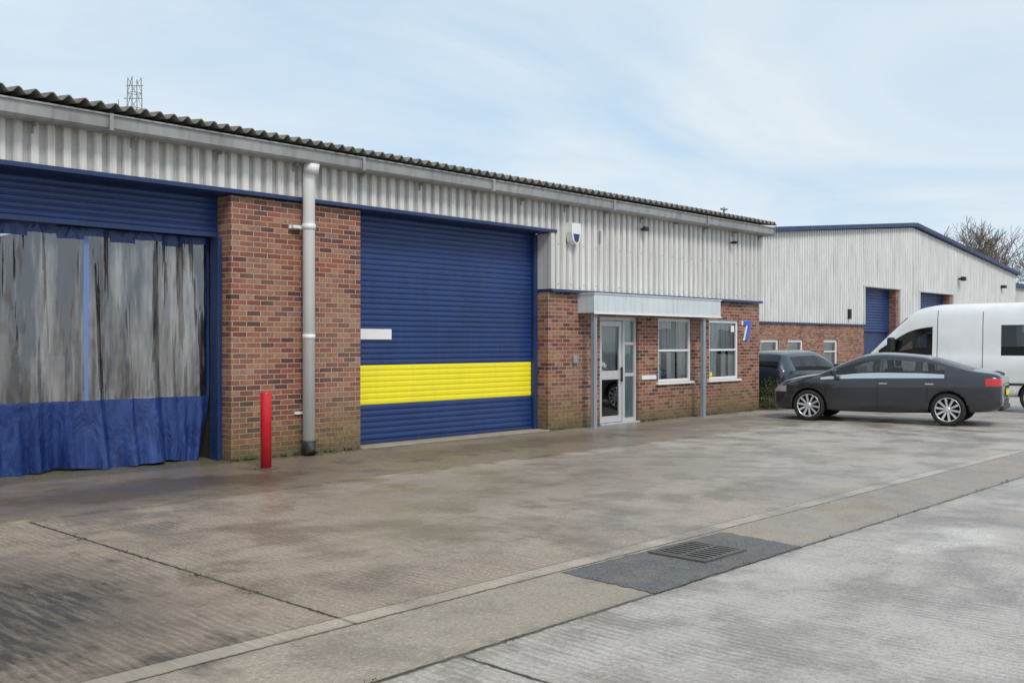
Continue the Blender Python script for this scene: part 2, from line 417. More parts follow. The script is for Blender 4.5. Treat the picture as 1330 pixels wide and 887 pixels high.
boxes('raised_shutter_rail',[(2.97,7.40,.32,.40,3.13,3.20),(7.33,7.395,.22,.42,0,3.13),(2.975,3.07,.22,.42,0,3.13)],BLUED,B,.006)

def curtain():
    g=G('clear_pvc'); o=g.obj()
    g.nt.nodes.remove(g.b)
    s1=g.noise(g.scale(o,3.0,2,.22),1.5,3,.5,.3); s2=g.noise(g.scale(o,1.3,1,.35),3.0,2,.5,.4)
    tr=g.n('ShaderNodeBsdfTransparent'); tr.inputs[0].default_value=(.50,.52,.53,1)
    gl=g.n('ShaderNodeBsdfGlossy'); gl.inputs['Roughness'].default_value=.10; gl.inputs['Color'].default_value=(.97,.97,1,1)
    df=g.n('ShaderNodeBsdfDiffuse'); df.inputs[0].default_value=(.42,.415,.40,1)
    bp=g.bump(g.math('ADD',s1,g.math('MULTIPLY',s2,.4)),.8,.12)
    g.set(gl.inputs['Normal'],bp)
    mk=g.noise(g.scale(o,7,3,.8),2.2,4,.6)
    mx=g.n('ShaderNodeMixShader'); g.set(mx.inputs[0],g.rng(g.math('ADD',g.math('MULTIPLY',s1,.65),g.math('MULTIPLY',mk,.35)),.46,.64,.02,.58)); g.nt.links.new(tr.outputs[0],mx.inputs[1]); g.nt.links.new(df.outputs[0],mx.inputs[2])
    m2=g.n('ShaderNodeMixShader'); g.set(m2.inputs[0],.17); g.nt.links.new(mx.outputs[0],m2.inputs[1]); g.nt.links.new(gl.outputs[0],m2.inputs[2])
    g.nt.links.new(m2.outputs[0],g.out.inputs[0]); clear=g.m
    g=G('blue_pvc'); o=g.obj(); s1=g.noise(g.scale(o,2.5,2,1),2.2,4,.6,.6)
    c=g.mix(g.rng(s1,.35,.7),(.010,.028,.13),(.03,.07,.25))
    bl=g.fin(c,.3,0,g.bump(s1,.8,.06))
    g=G('blue_pvc_seam'); seam=g.fin((.14,.22,.50),.35)
    v=[];f=[];fm=[];nx=170;nz=60
    x0,x1=2.98,7.36
    for j in range(nz+1):
        zz=.02+j*(3.13-.02)/nz
        for i in range(nx+1):
            u=i/nx; xx=x0+u*(x1-x0)
            lowk=max(0,1-zz/.9)
            pull=-.16*lowk**1.3*max(0,(u-.9)/.10)
            fold=.045*math.sin(xx*7.5+.8*math.sin(zz*1.1+xx))+.03*math.sin(xx*17+1.7*math.sin(zz*.9))+.016*math.sin(xx*31+zz*2)
            fold*= .6+.8*lowk+.3*(1-zz/3.2)
            bill=-.10*lowk*math.sin(u*math.pi*3.1+.4)
            v.append((xx+pull,.52+fold+bill,zz+ (.02*math.sin(xx*5) if j==0 else 0)))
    for j in range(nz):
        zz=.02+(j+.5)*(3.13-.02)/nz
        for i in range(nx):
            xx=x0+(i+.5)/nx*(x1-x0)
            a=j*(nx+1)+i; f.append((a,a+1,a+nx+2,a+nx+1))
            if zz<.88: fm.append(1)
            elif zz>3.0+.04*math.sin(xx*9): fm.append(1)
            elif abs(xx-5.6)<.03: fm.append(2)
            elif xx>7.30: fm.append(1)
            else: fm.append(0)
    mesh('pvc_curtain',v,f,None,B,True,[clear,bl,seam],fm)
curtain()

tube('downpipe',[(8.58,-.24,4.27),(8.58,-.17,4.1),(8.58,-.17,.22)],.088,PIPEM,B,20)
tube('downpipe_outlet_box',[(8.58,-.25,4.262),(8.58,-.22,4.12)],.11,PIPEM,B,20)
tube('downpipe_shoe',[(8.58,-.17,.22),(8.58,-.17,.08),(8.58,-.21,.02)],.10,BLACK,B,18)
tube('downpipe_collar',[(8.58,-.17,3.30),(8.58,-.17,3.38)],.1,PIPEM,B,18)
tube('downpipe_collar_low',[(8.58,-.17,1.7),(8.58,-.17,1.77)],.095,PIPEM,B,18)
boxes('downpipe_brackets',[(8.34,8.72,-.03,-.004,3.31,3.36),(8.36,8.50,-.10,-.03,3.315,3.355),(8.44,8.72,-.03,-.004,.60,.64)],PIPEM,B)

boxes('canopy',[(14.95,19.50,-.42,-.002,2.22,2.585)],LGREY,B,.008)
boxes('canopy_drip_trim',[(14.93,19.52,-.44,-.0,2.586,2.603),(14.94,19.51,-.432,-.421,2.20,2.235)],WHITE,B)
for i,cx in enumerate((15.06,18.92)):
    boxes('canopy_column',[(cx-.045,cx+.045,-.37,-.28,0,2.22)],COLM,B,.006)
    boxes('column_base_plate',[(cx-.09,cx+.09,-.415,-.235,0.0,.012)],COLM,B)

def window(x0,x1,z0,z1,y=.05,mull=None,tr=None,fw=.06,m=WHITE,par=B):
    L=[(x0,x1,y,y+.07,z0,z0+fw),(x0,x1,y,y+.07,z1-fw,z1),(x0,x0+fw,y,y+.07,z0+fw,z1-fw),(x1-fw,x1,y,y+.07,z0+fw,z1-fw)]
    if tr: L.append((x0+fw,x1-fw,y+.005,y+.065,tr-.022,tr+.022))
    boxes('window_frame',L,m,par,.004)
    panes('window_glass',[(x0+fw-.003,x1-fw+.003,y+.033,z0+fw-.003,z1-fw+.003)],GLASS,par)
window(17.67,18.95,.80,2.17,y=.03,tr=1.48); window(19.69,20.98,.80,2.17,y=.03,tr=1.48)
boxes('window_sill',[(17.60,19.02,-.05,.028,.745,.798),(19.62,21.05,-.05,.028,.745,.798)],WHITE,B,.006)
BLIND=paint('window_blind',(.62,.64,.64),.7,.12,.2)
bl=[]
for i in range(11): bl.append((17.73+i*.106,17.73+i*.106+.100,.115+(.004*(i%2)),.118+(.004*(i%2)),.84+(.0 if i not in (2,3,7) else .60),2.12))
for i in range(11): bl.append((19.75+i*.106,19.75+i*.106+.100,.115+(.004*(i%2)),.118+(.004*(i%2)),.84+(.0 if i not in (4,5,8) else .62),2.12))
boxes('window_blinds',bl,BLIND,B)
boxes('window_stickers',[(20.72,20.86,.050,.054,1.9,2.05)],WHITE,B)
boxes('window_sticker_yellow',[(19.80,19.89,.050,.054,.88,.97)],YEL,B)
y=.07
boxes('entrance_frame',[(15.66,15.73,y,y+.09,0,2.17),(16.90,16.97,y,y+.09,0,2.17),(16.50,16.58,y,y+.09,0,2.10),(15.73,16.90,y,y+.09,2.10,2.17),
    (16.58,16.90,y+.01,y+.08,0,.10),(16.58,16.90,y+.01,y+.08,.95,1.02),(16.58,16.90,y+.01,y+.08,1.6,1.66)],ALU,B,.004)
boxes('entrance_door_leaf',[(15.74,15.83,y+.015,y+.065,.03,2.09),(16.40,16.49,y+.015,y+.065,.03,2.09),(15.83,16.40,y+.015,y+.065,.03,.16),(15.83,16.40,y+.015,y+.065,1.98,2.09),(15.83,16.40,y+.012,y+.065,.90,1.08)],ALU,B,.004)
panes('entrance_glass',[(15.82,16.41,y+.04,.15,1.99),(16.57,16.91,y+.04,.08,2.11)],GLASS,B)
panes('sidelight_panel',[(16.60,16.89,y+.055,.1,2.1)],paint('frosted_panel',(.42,.52,.54),.3,.05,.1),B)
boxes('door_upper_panel',[(15.84,16.39,y+.10,y+.105,1.09,1.97)],paint('door_panel_film',(.36,.39,.39),.5,.15,.2),B)
boxes('door_handle',[(16.43,16.46,y-.04,y-.01,.85,1.15),(16.435,16.455,y-.01,y+.016,.88,.90),(16.435,16.455,y-.01,y+.016,1.10,1.12)],BLACK,B)
boxes('door_threshold',[(15.66,16.97,-.03,.068,0,.025)],ALU,B)
boxes('keypad_box',[(14.78,14.93,-.06,-.003,1.25,1.40)],GREYM,B,.008)
boxes('keypad_cable',[(14.845,14.865,-.02,-.003,1.02,1.25)],GREYM,B)
boxes('letter_plate',[(17.05,17.56,-.03,-.003,.87,.96)],WHITE,B,.006)
av=[(-.13,.2),(.13,.2),(.14,.02),(.10,-.13),(0,-.2),(-.10,-.13),(-.14,.02)]
n=len(av); v=[(14.66+a,-.22,3.72+b) for a,b in av]+[(14.66+a*1.08,-.072,3.72+b*1.05) for a,b in av]
f=[tuple(range(n))]+[(i,n+i,n+(i+1)%n,(i+1)%n) for i in range(n)]
mesh('alarm_box',v,f,WHITE,B)
mesh('alarm_box_label',[(14.66+a*.8,-.223,3.70+b*.8) for a,b in [(-.12,.02),(.12,.02),(.08,-.14),(0,-.19),(-.08,-.14)]],[(0,1,2,3,4)],BLUE,B)
boxes('floodlight',[(16.88,17.03,-.22,-.15,3.96,4.05),(16.93,16.97,-.15,-.07,3.98,4.02)],BLACK,B,.008)
boxes('security_camera',[(20.45,20.52,-.26,-.12,3.95,4.01),(20.47,20.50,-.14,-.07,3.97,4.0)],BLACK,B,.008)
boxes('cable_clip',[(15.55,15.58,-.09,-.07,3.62,3.86)],GREYM,B)
def seven(dx,dy,mat,name,s=1.12):
    pts=[(0,.42),(.30,.42),(.30,.34),(.17,0),(.06,0),(.19,.33),(0,.33)]
    X=21.16+dx;Z=1.70
    n=len(pts); v=[(X+a*s,dy,Z+b*s) for a,b in pts]+[(X+a*s,dy+.012,Z+b*s) for a,b in pts]
    f=[tuple(range(n))[::-1],tuple(range(n,2*n))]+[(i,(i+1)%n,n+(i+1)%n,n+i) for i in range(n)]
    mesh(name,v,f,mat,B)
seven(-.05,-.014,WHITE,'unit_number_backing'); seven(.02,-.03,paint('number_blue',(.05,.13,.60),.4,.05,.02),'unit_number')

# ------------------------------------------------------------------ bollard
bo=empty('bollard',(7.33,-.98,0))
tube('post',[(0,0,0),(0,0,.985),(0,0,1.0),(0,0,1.005)],[.072,.072,.064,.04],RED,bo,28)
mesh('post_footing',[(.16*math.cos(a),.16*math.sin(a),.005) for a in [i*math.pi/9 for i in range(18)]],[tuple(range(18))],TARMAC,bo)

# ------------------------------------------------------------------ second building
W=empty('warehouse_building')
y2=5.4; xa,xm,xb=30.7,45.4,60.1
def roofz(x): return 5.45+(1.41)*(1-abs(x-xm)/(xm-xa))
D1=(40.25,43.9); D2=(46.2,50.4)
wall_open('brick_base',xa,xb,y2,y2+.3,0,2.34,[(31.7,33.0,.5,1.76),(33.7,34.9,.6,1.76),(36.6,37.8,.6,1.76),(*D1,0,2.34),(*D2,0,2.34)],BRICK,W)
segs=[(xa,D1[0],2.40),(D1[0],D1[1],3.98),(D1[1],D2[0],2.40),(D2[0],D2[1],3.98),(D2[1],xb,2.4)]
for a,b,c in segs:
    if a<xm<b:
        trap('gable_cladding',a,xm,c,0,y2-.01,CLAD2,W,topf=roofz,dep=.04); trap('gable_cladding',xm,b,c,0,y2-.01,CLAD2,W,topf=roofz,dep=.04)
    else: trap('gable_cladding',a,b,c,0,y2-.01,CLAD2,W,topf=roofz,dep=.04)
boxes('blue_trim',[(a,b,y2-.07,y2+.02,2.345,2.40) for a,b in ((xa,D1[0]),(D1[1],D2[0]),(D2[1],xb))],BLUED,W)
for (a,b) in (D1,D2):
    boxes('door_surround',[(a-.08,a,y2-.07,y2+.3,2.405,3.98),(b,b+.08,y2-.07,y2+.3,2.405,3.98),(a-.1,b+.1,y2-.075,y2+.3,3.985,4.05)],CLADF,W)
    boxes('brick_jamb',[(b-.28,b-.01,y2+.02,y2+.4,0,3.95)],BRICK,W)
    slats('warehouse_shutter',a,b-.28,2.1 if a<45 else 1.2,3.97,y2+.35,BLUE,.12,.03,par=W)
    boxes('shutter_housing',[(a,b-.28,y2+.42,y2+.5,0,3.97)],BLUED,W)
v=[(xa-.25,y2-.25,roofz(xa)-.02),(xm,y2-.25,roofz(xm)+.05),(xb+.25,y2-.25,roofz(xb)-.02)]
V=[];F=[]
for p in v: V+=[(p[0],p[1],p[2]),(p[0],p[1],p[2]+.16),(p[0],p[1]+32,p[2]),(p[0],p[1]+32,p[2]+.16)]
for i in (0,1):
    a=4*i;b=4*i+4
    F+=[(a,b,b+1,a+1),(a+1,b+1,b+3,a+3),(a,a+2,b+2,b)]
mesh('roof_fascia',V,F,BLUED,W)
v=[(p[0]+( .02 if i==0 else (-.02 if i==2 else 0)),p[1]+.12,p[2]+.17) for i,p in enumerate(v)]
mesh('roof_sheet',[(a[0],a[1]+d,a[2]) for a in v for d in (0,31.8)],[(0,2,3,1),(2,4,5,3)],ROOF,W)
boxes('side_walls',[(xa,xa+.3,y2+.3,y2+31,0,5.4),(xb-.3,xb,y2+.3,y2+31,0,5.4)],CLADF,W)
for (a,b) in ((31.7,33.0),(33.7,34.9),(36.6,37.8)):
    z0=.5 if a<32 else .6
    window(a,b,z0,1.76,y=y2+.04,tr=1.3,m=WHITE,par=W,fw=.09)
    boxes('window_blinds',[(a+.05,b-.05,y2+.2,y2+.21,z0,1.76)],BLIND,W)
    boxes('window_sill',[(a-.05,b+.05,y2-.05,y2+.03,z0-.07,z0-.003)],WHITE,W)
boxes('wall_lights',[(51.0,51.25,y2-.4,y2-.2,4.7,4.9),(51.1,51.2,y2-.2,y2-.05,4.75,4.85),(57.5,57.8,y2-.3,y2-.06,4.6,4.75),(38.6,38.72,y2-.18,y2-.05,2.6,3.0)],BLACK,W,.01)
tube('roof_flue',[(31.9,7,5.3),(31.9,7,6.6)],.035,GREYM,W,8)
boxes('roof_flue_cap',[(31.75,32.05,6.93,7.07,6.5,6.56)],GREYM,W)
T=empty('distant_warehouse_building')
boxes('brick_base',[(64,90,8,30,0,2.3)],BRICK,T)
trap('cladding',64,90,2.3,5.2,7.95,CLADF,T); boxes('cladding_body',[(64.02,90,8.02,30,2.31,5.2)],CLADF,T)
boxes('roof_edge',[(63.8,90.2,7.7,30.2,5.2,5.45)],BLUED,T)
boxes('roller_door',[(66,70,7.85,7.9,0,4.0),(74,78,7.85,7.9,0,4.0)],BLUE,T)

# ------------------------------------------------------------------ vehicles
def car_paint(name,col,metal,rough,seams,lamps,Wd):
    g=G(name); o=g.obj(); x,y,z=g.sep(o)[:3]
    n=g.noise(o,2,4); c=g.mix(g.rng(n,.3,.7),tuple(v*.93 for v in col),tuple(v*1.07 for v in col))
    dust=g.rng(g.math('ADD',z,g.math('MULTIPLY',n,.3)),.25,.62,.3,0); c=g.mix(dust,c,(.11,.10,.09))
    ay=g.math('ABSOLUTE',y)
    s=None
    for (sx,slope,z0,z1) in seams:
        d=g.math('ABSOLUTE',g.math('SUBTRACT',g.math('ADD',x,g.math('MULTIPLY',z,slope)),sx))
        m=g.math('MULTIPLY',g.rng(d,.006,.012,1,0),g.math('MULTIPLY',g.rng(z,z0,z0+.01),g.rng(z,z1-.01,z1,1,0)))
        m=g.math('MULTIPLY',m,g.rng(ay,Wd*.6,Wd*.62))
        s=m if s is None else g.math('MAXIMUM',s,m)
    if s is not None: c=g.mix(s,c,(.004,.004,.004))
    for (col2,(x0,x1),(y0,y1),(z0,z1)) in lamps:
        def bx(v,a,b): return g.math('MULTIPLY',g.rng(v,a,a+.012),g.rng(v,b-.012,b,1,0))
        m=g.math('MULTIPLY',bx(x,x0,x1),g.math('MULTIPLY',bx(ay,y0,y1),bx(z,z0,z1)))
        c=g.mix(m,c,col2)
    return g.fin(c,g.rng(dust,0,.4,rough,.5),metal,None,Coat_Weight=1.0 ,Coat_Roughness=.02)

def wheel(name,parent,cx,cy,R,side,w=.22,spokes=10,silver=True):
    prof=[(R*.66,-.5),(R*.93,-.5),(R*.985,-.40),(R,-.25),(R,.25),(R*.985,.40),(R*.93,.5),(R*.76,.5),(R*.73,.44)]
    v=[];f=[];N=40;n=len(prof)
    for k in range(N):
        t=2*math.pi*k/N
        for (r,a) in prof: v.append((cx+r*math.cos(t),cy+side*a*w,R+r*math.sin(t)))
    for k in range(N):
        k2=(k+1)%N
        for i in range(n-1): f.append((k*n+i,k*n+i+1,k2*n+i+1,k2*n+i))
    mesh(name+'_tyre',v,f,TYRE,parent,True)
    v=[];f=[];prof=[(R*.73,.44),(R*.735,.50),(R*.70,.49),(R*.67,.30),(R*.62,-.1),(0.02,-.12)]
    n=len(prof)
    for k in range(N):
        t=2*math.pi*k/N
        for (r,a) in prof: v.append((cx+r*math.cos(t),cy+side*a*w,R+r*math.sin(t)))
    fm=[]
    for k in range(N):
        k2=(k+1)%N
        for i in range(n-1): f.append((k*n+i,k*n+i+1,k2*n+i+1,k2*n+i)); fm.append(0 if i<3 else 1)
    mesh(name+'_rim',v,f,None,parent,True,[ALLOY,BLACK],fm)
    v=[];f=[]
    for s in range(spokes):
        t=2*math.pi*(s+.25)/spokes
        ct,st=math.cos(t),math.sin(t); hw0,hw1=R*.05,R*.07
        q=[]
        for (r,hw,yo) in ((R*.08,hw0,.40),(R*.70,hw1,.46)):
            for sg in (-1,1):
                for dd in (0,-.12):
                    q.append((cx+r*ct-sg*hw*st,cy+side*(yo+dd)*w,R+r*st+sg*hw*ct))
        b=len(v); v+=q
        f+=[tuple(b+i for i in z) for z in [(0,2,6,4),(1,5,7,3),(0,4,5,1),(2,3,7,6),(0,1,3,2),(4,6,7,5)]]
    mesh(name+'_spokes',v,f,ALLOY,parent)
    tube(name+'_hub',[(cx,cy+side*.28*w,R),(cx,cy+side*.46*w,R),(cx,cy+side*.48*w,R)],[R*.17,R*.17,R*.1],ALLOY,parent,16)
g=G('tyre_rubber'); TYRE=g.fin((.018,.018,.018),.8)
g=G('alloy_wheel'); ALLOY=g.fin((.66,.66,.67),.28,.7)
g=G('chrome_trim'); CHROME=g.fin((.62,.63,.64),.15,.9)
g=G('wheel_well_black'); WELL=g.fin((.006,.006,.006),.9)
g=G('seat_fabric'); SEAT=g.fin((.045,.043,.04),.9)

def vehicle(name,loc,rz,st,paintm,axles,R,Wd,gb=.08,gt=.88,archR=None,trim=None,interior=None,strip=None):
    P=empty(name,loc,rz)
    trim=trim or BLACK; strip=strip or BLACK
    v=[];f=[];fm=[];n=20
    for s in st:
        x,zb,zbelt,zt,w,wt=s[:6]
        p5=(w*.955,zbelt); p8=(wt,zt-.045)
        def lp(t,bul=0): return (p5[0]+(p8[0]-p5[0])*t+bul,p5[1]+(p8[1]-p5[1])*t)
        h=[(0,zb),(w*.80,zb),(w*.965,zb+.07),(w*.98,zb+.38*(zbelt-zb)),(w*1.003,zb+.82*(zbelt-zb)),p5,lp(gb,.002),lp(gt,.012),p8,(wt*.6,zt-.006),(0,zt)]
        ring=[(a,b) for a,b in h]+[(-a,b) for a,b in h[-2:0:-1]]
        for (a,b) in ring: v.append((x,a,b))
    for i in range(len(st)-1):
        fl=st[i][6] if len(st[i])>6 else ''
        for k in range(n):
            k2=(k+1)%n
            f.append((i*n+k,(i+1)*n+k,(i+1)*n+k2,i*n+k2))
            kk=k if k<10 else 19-k
            m=0
            if 'g' in fl and kk==6: m=1
            if 'b' in fl and kk==6: m=2
            if 's' in fl and kk in (8,9): m=1
            if kk in (0,): m=2
            if ('g' in fl or 'b' in fl) and kk==5: m=4
            fm.append(m)
    f.append(tuple(range(n))[::-1]); fm.append(0)
    f.append(tuple((len(st)-1)*n+k for k in range(n))); fm.append(0)
    o=mesh('body',v,f,None,P,True,[paintm,CARGLASS,trim,WELL,strip],fm)
    bm=bmesh.new(); bm.from_mesh(o.data); bmesh.ops.recalc_face_normals(bm,faces=bm.faces); bm.to_mesh(o.data); bm.free()
    ss=o.modifiers.new('sub','SUBSURF'); ss.levels=2; ss.render_levels=2
    AR=archR or R*1.11
    cv=[];cf=[];N=36
    for ax in axles:
        for sd in (-1,1):
            b=len(cv)
            for k in range(N):
                t=2*math.pi*k/N
                cv.append((ax+AR*math.cos(t),sd*(Wd-.30),R+AR*math.sin(t)+.01))
            for k in range(N):
                t=2*math.pi*k/N
                cv.append((ax+AR*math.cos(t),sd*(Wd+.2),R+AR*math.sin(t)+.01))
            for k in range(N):
                k2=(k+1)%N; cf.append((b+k,b+k2,b+N+k2,b+N+k))
            cf.append(tuple(b+k for k in range(N))); cf.append(tuple(b+N+k for k in range(N)))
    c=mesh('arch_cutter',cv,cf,WELL,P)
    bm=bmesh.new(); bm.from_mesh(c.data); bmesh.ops.recalc_face_normals(bm,faces=bm.faces); bm.to_mesh(c.data); bm.free()
    bo=o.modifiers.new('arches','BOOLEAN'); bo.operation='DIFFERENCE'; bo.object=c; bo.solver='EXACT'
    try: bo.material_mode='TRANSFER'
    except Exception: pass
    bpy.context.view_layer.update()
    dg=bpy.context.evaluated_depsgraph_get()
    nm=bpy.data.meshes.new_from_object(o.evaluated_get(dg))
    o.modifiers.clear(); o.data=nm
    bpy.data.objects.remove(c)
    for i,ax in enumerate(axles):
        for sd in (-1,1): wheel('wheel',P,ax,sd*(Wd-.125),R,sd)
    if interior: boxes('seats_and_dashboard',interior,SEAT,P,.03)
    return P

sal=[
(-2.32,.42,.84,.93,.62,.50,''),
(-2.29,.33,.95,1.05,.75,.62,''),
(-2.12,.28,.975,1.10,.83,.69,''),
(-1.78,.26,.975,1.125,.88,.71,'s'),
(-1.45,.24,.965,1.225,.895,.64,'s'),
(-1.32,.24,.965,1.265,.897,.62,'sg'),
(-.98,.22,.96,1.365,.90,.57,'g'),
(-.86,.22,.957,1.395,.90,.565,'b'),
(-.80,.22,.955,1.405,.90,.56,'g'),
(-.30,.20,.945,1.445,.90,.56,'g'),
(-.02,.20,.94,1.45,.90,.56,'b'),
(.07,.20,.935,1.445,.90,.56,'g'),
(.32,.20,.93,1.42,.90,.56,'sg'),
(.60,.20,.92,1.31,.90,.60,'sg'),
(.90,.20,.91,1.17,.895,.65,'sg'),
(1.16,.21,.895,1.04,.89,.70,'s'),
(1.26,.21,.88,1.0,.885,.74,''),
(1.60,.20,.83,.955,.875,.70,''),
(1.95,.19,.74,.87,.82,.62,''),
(2.13,.20,.66,.78,.72,.54,''),
(2.22,.24,.58,.68,.56,.42,'')]
SP=car_paint('dark_grey_car_paint',(.026,.029,.038),.35,.22,
   [(1.02,.0,.28,.93),(-.02,0,.26,.93),(-.93,.06,.45,.95)],
   [((.60,.01,.01),(-2.4,-2.02),(.50,1.0),(.80,.955)),((.40,.40,.42),(1.86,2.3),(.46,1.0),(.60,.735)),((.01,.01,.01),(2.0,2.4),(-1,.30),(.35,.62)),((.3,.3,.3),(-1.1,.98),(.8,1.0),(.235,.262))],.9)
seats=[(-1.35,1.15,-.74,.74,.30,.84),(-.25,-.10,-.62,-.20,.84,1.12),(-.25,-.10,.20,.62,.84,1.12),(-.24,-.14,-.52,-.30,1.14,1.28),(-.24,-.14,.30,.52,1.14,1.28),(-1.15,-1.0,-.62,.62,.84,1.08),(.78,1.1,-.66,.66,.84,.93)]
car=vehicle('parked_car',(20.80,-3.62,0),math.radians(101.3),sal,SP,(1.38,-1.35),.325,.895,interior=seats,strip=CHROME)
def mirror(P,x,y,z,m):
    for s in (1,-1):
        o=box('door_mirror',x-.06,x+.07,min(s*y,s*(y+.20)),max(s*y,s*(y+.20)),z,z+.14,m,P,.04)
mirror(car,.82,.84,.95,SP)
for s in (1,-1):
    boxes('door_handles',[(-.22,-.05,min(s*.885,s*.915),max(s*.885,s*.915),.80,.83),(-1.10,-.93,min(s*.885,s*.915),max(s*.885,s*.915),.81,.84)],CHROME,car,.01)
boxes('number_plate',[(-2.345,-2.332,-.26,.26,.62,.73)],YEL,car)
boxes('rear_bumper_lower',[(-2.33,-2.2,-.6,.6,.32,.42)],BLACK,car,.03)
boxes('boot_badge_bar',[(-2.335,-2.29,-.3,.3,.80,.825)],ALLOY,car,.005)
hat=[
(-2.05,.42,.80,.92,.60,.48,''),
(-2.02,.32,.92,1.03,.74,.60,'s'),
(-1.88,.27,.96,1.22,.82,.60,'s'),
(-1.70,.25,.96,1.38,.85,.58,''),
(-1.55,.24,.96,1.42,.86,.58,'g'),
(-1.05,.22,.95,1.45,.87,.58,'b'),
(-.95,.22,.95,1.455,.87,.58,'g'),
(-.15,.20,.94,1.465,.87,.58,'b'),
(-.05,.20,.94,1.465,.87,.58,'g'),
(.30,.20,.93,1.43,.87,.58,'sg'),
(.70,.20,.92,1.27,.87,.62,'sg'),
(1.05,.20,.91,1.09,.865,.68,'s'),
(1.15,.20,.89,1.04,.86,.70,''),
(1.55,.20,.82,.96,.84,.66,''),
(1.90,.20,.72,.85,.76,.58,''),
(2.06,.24,.60,.70,.58,.44,'')]
HP=car_paint('blue_grey_car_paint',(.030,.045,.07),.4,.3,[(.95,0,.28,.92),(-.10,0,.26,.93),(-1.0,0,.4,.94)],
   [((.20,.01,.01),(-2.1,-1.98),(.66,1.0),(.84,.96)),((.4,.4,.42),(1.7,2.2),(.4,1.0),(.6,.75))],.87)
seats2=[(-1.6,1.0,-.72,.72,.30,.84),(-.35,-.20,-.60,-.20,.84,1.28),(-.35,-.20,.20,.60,.84,1.28),(-1.3,-1.15,-.6,.6,.84,1.2)]
car2=vehicle('parked_car',(24.75,.55,0),math.radians(1),hat,HP,(1.30,-1.28),.315,.865,interior=seats2)
mirror(car2,.75,.82,.95,HP)
van=[
(-2.95,.50,1.20,2.45,.90,.78,''),
(-2.92,.40,1.30,2.58,.98,.84,''),
(-2.75,.36,1.34,2.62,1.0,.86,''),
(-2.00,.34,1.35,2.63,1.0,.86,'g'),
(-.58,.34,1.35,2.63,1.0,.86,''),
(-.50,.34,1.35,2.63,1.0,.86,''),
(.55,.34,1.35,2.62,1.0,.85,''),
(.72,.34,1.34,2.60,1.0,.84,'g'),
(1.10,.34,1.32,2.54,1.0,.82,'g'),
(1.38,.34,1.30,2.40,1.0,.80,'sg'),
(1.75,.34,1.27,2.02,.99,.80,'sg'),
(2.10,.34,1.22,1.66,.98,.80,'s'),
(2.34,.32,1.16,1.40,.96,.78,''),
(2.62,.30,1.02,1.20,.92,.70,''),
(2.85,.32,.82,.98,.80,.60,''),
(2.94,.38,.66,.78,.64,.50,'')]
VP=car_paint('white_van_paint',(.82,.83,.84),0,.35,[(.64,0,.42,2.45),(-.40,0,.42,2.4),(1.95,0,.42,1.2)],
   [((.5,.02,.02),(-3,-2.85),(.82,1.0),(1.0,1.6)),((.35,.35,.37),(2.35,2.9),(.6,1.0),(.80,1.06)),((.03,.03,.03),(-2.4,2.2),(.9,1.2),(.62,.70))],1.0)
vn=vehicle('parked_van',(26.15,-3.65,0),math.radians(96),van,VP,(1.95,-1.55),.35,.995,gb=.10,gt=.60,
   interior=[(.6,2.2,-.85,.85,.5,1.2),(.75,.95,-.75,-.25,1.2,1.85),(.75,.95,.25,.75,1.2,1.85),(-2.6,.5,-.8,.8,.5,1.3),(.45,.55,-.82,.82,.6,2.4)])
for s in (1,-1):
    box('door_mirror',1.62,1.78,min(s*1.0,s*1.22),max(s*1.0,s*1.22),1.42,1.78,BLACK,vn,.04)

# ------------------------------------------------------------------ vegetation
def bark():
    g=G('tree_bark'); n=g.noise(g.obj(),3,3); return g.fin(g.mix(n,(.16,.125,.10),(.27,.22,.18)),.9)
BARK=bark()
def bare_tree(loc,H,seed):
    R=random.Random(seed); v=[];f=[]
    def seg(p,q,r0,r1,ns):
        r0=max(r0,.017); r1=max(r1,.014)
        d=(q-p).normalized(); up=Vector((0,0,1)) if abs(d.z)<.9 else Vector((1,0,0))
        a=d.cross(up).normalized();b=d.cross(a)
        s=len(v)
        for (c,r) in ((p,r0),(q,r1)):
            for k in range(ns):
                t=2*math.pi*k/ns; v.append(c+a*math.cos(t)*r+b*math.sin(t)*r)
        for k in range(ns):
            k2=(k+1)%ns; f.append((s+k,s+k2,s+ns+k2,s+ns+k))
    def grow(p,d,L,r,lev):
        n=3; q=p
        for i in range(n):
            d2=(d+Vector((R.uniform(-.18,.18),R.uniform(-.18,.18),R.uniform(-.02,.12)))).normalized()
            e=q+d2*L/n; r1=r*(1-.13*(i+1)); seg(q,e,r*(1-.13*i),r1,5 if lev<2 else 3)
            if lev<5 and i>0 or (lev>0 and lev<5):
                for _ in range(1 if lev<2 else R.choice([1,1,2])):
                    ax=Vector((R.uniform(-1,1),R.uniform(-1,1),R.uniform(-.2,.6))).normalized()
                    nd=(d2*.7+ax*.85).normalized(); grow(e,nd,L*R.uniform(.6,.82),r1*.62,lev+1)
            q=e; d=d2
        if lev<5: grow(q,d,L*.7,r*.6,lev+1)
    grow(Vector((0,0,0)),Vector((0,0,1)),H*.30,H*.018,0)
    zt=max(q.z for q in v); sc_=H/zt
    v=[q*sc_ for q in v]
    o=mesh('bare_tree',v,f,BARK); o.location=loc
    return o
k=0
for (px,py,h) in [(91,25,12.4),(94,20.5,13.2),(97,17,12.9),(92,30,10.6)]:
    k+=1; bare_tree((px,py,0),h,k*11)
def leafmats():
    return [G('leaf_green').fin((.05,.085,.025),.7),G('leaf_brown').fin((.12,.09,.035),.8)]
LM=leafmats()
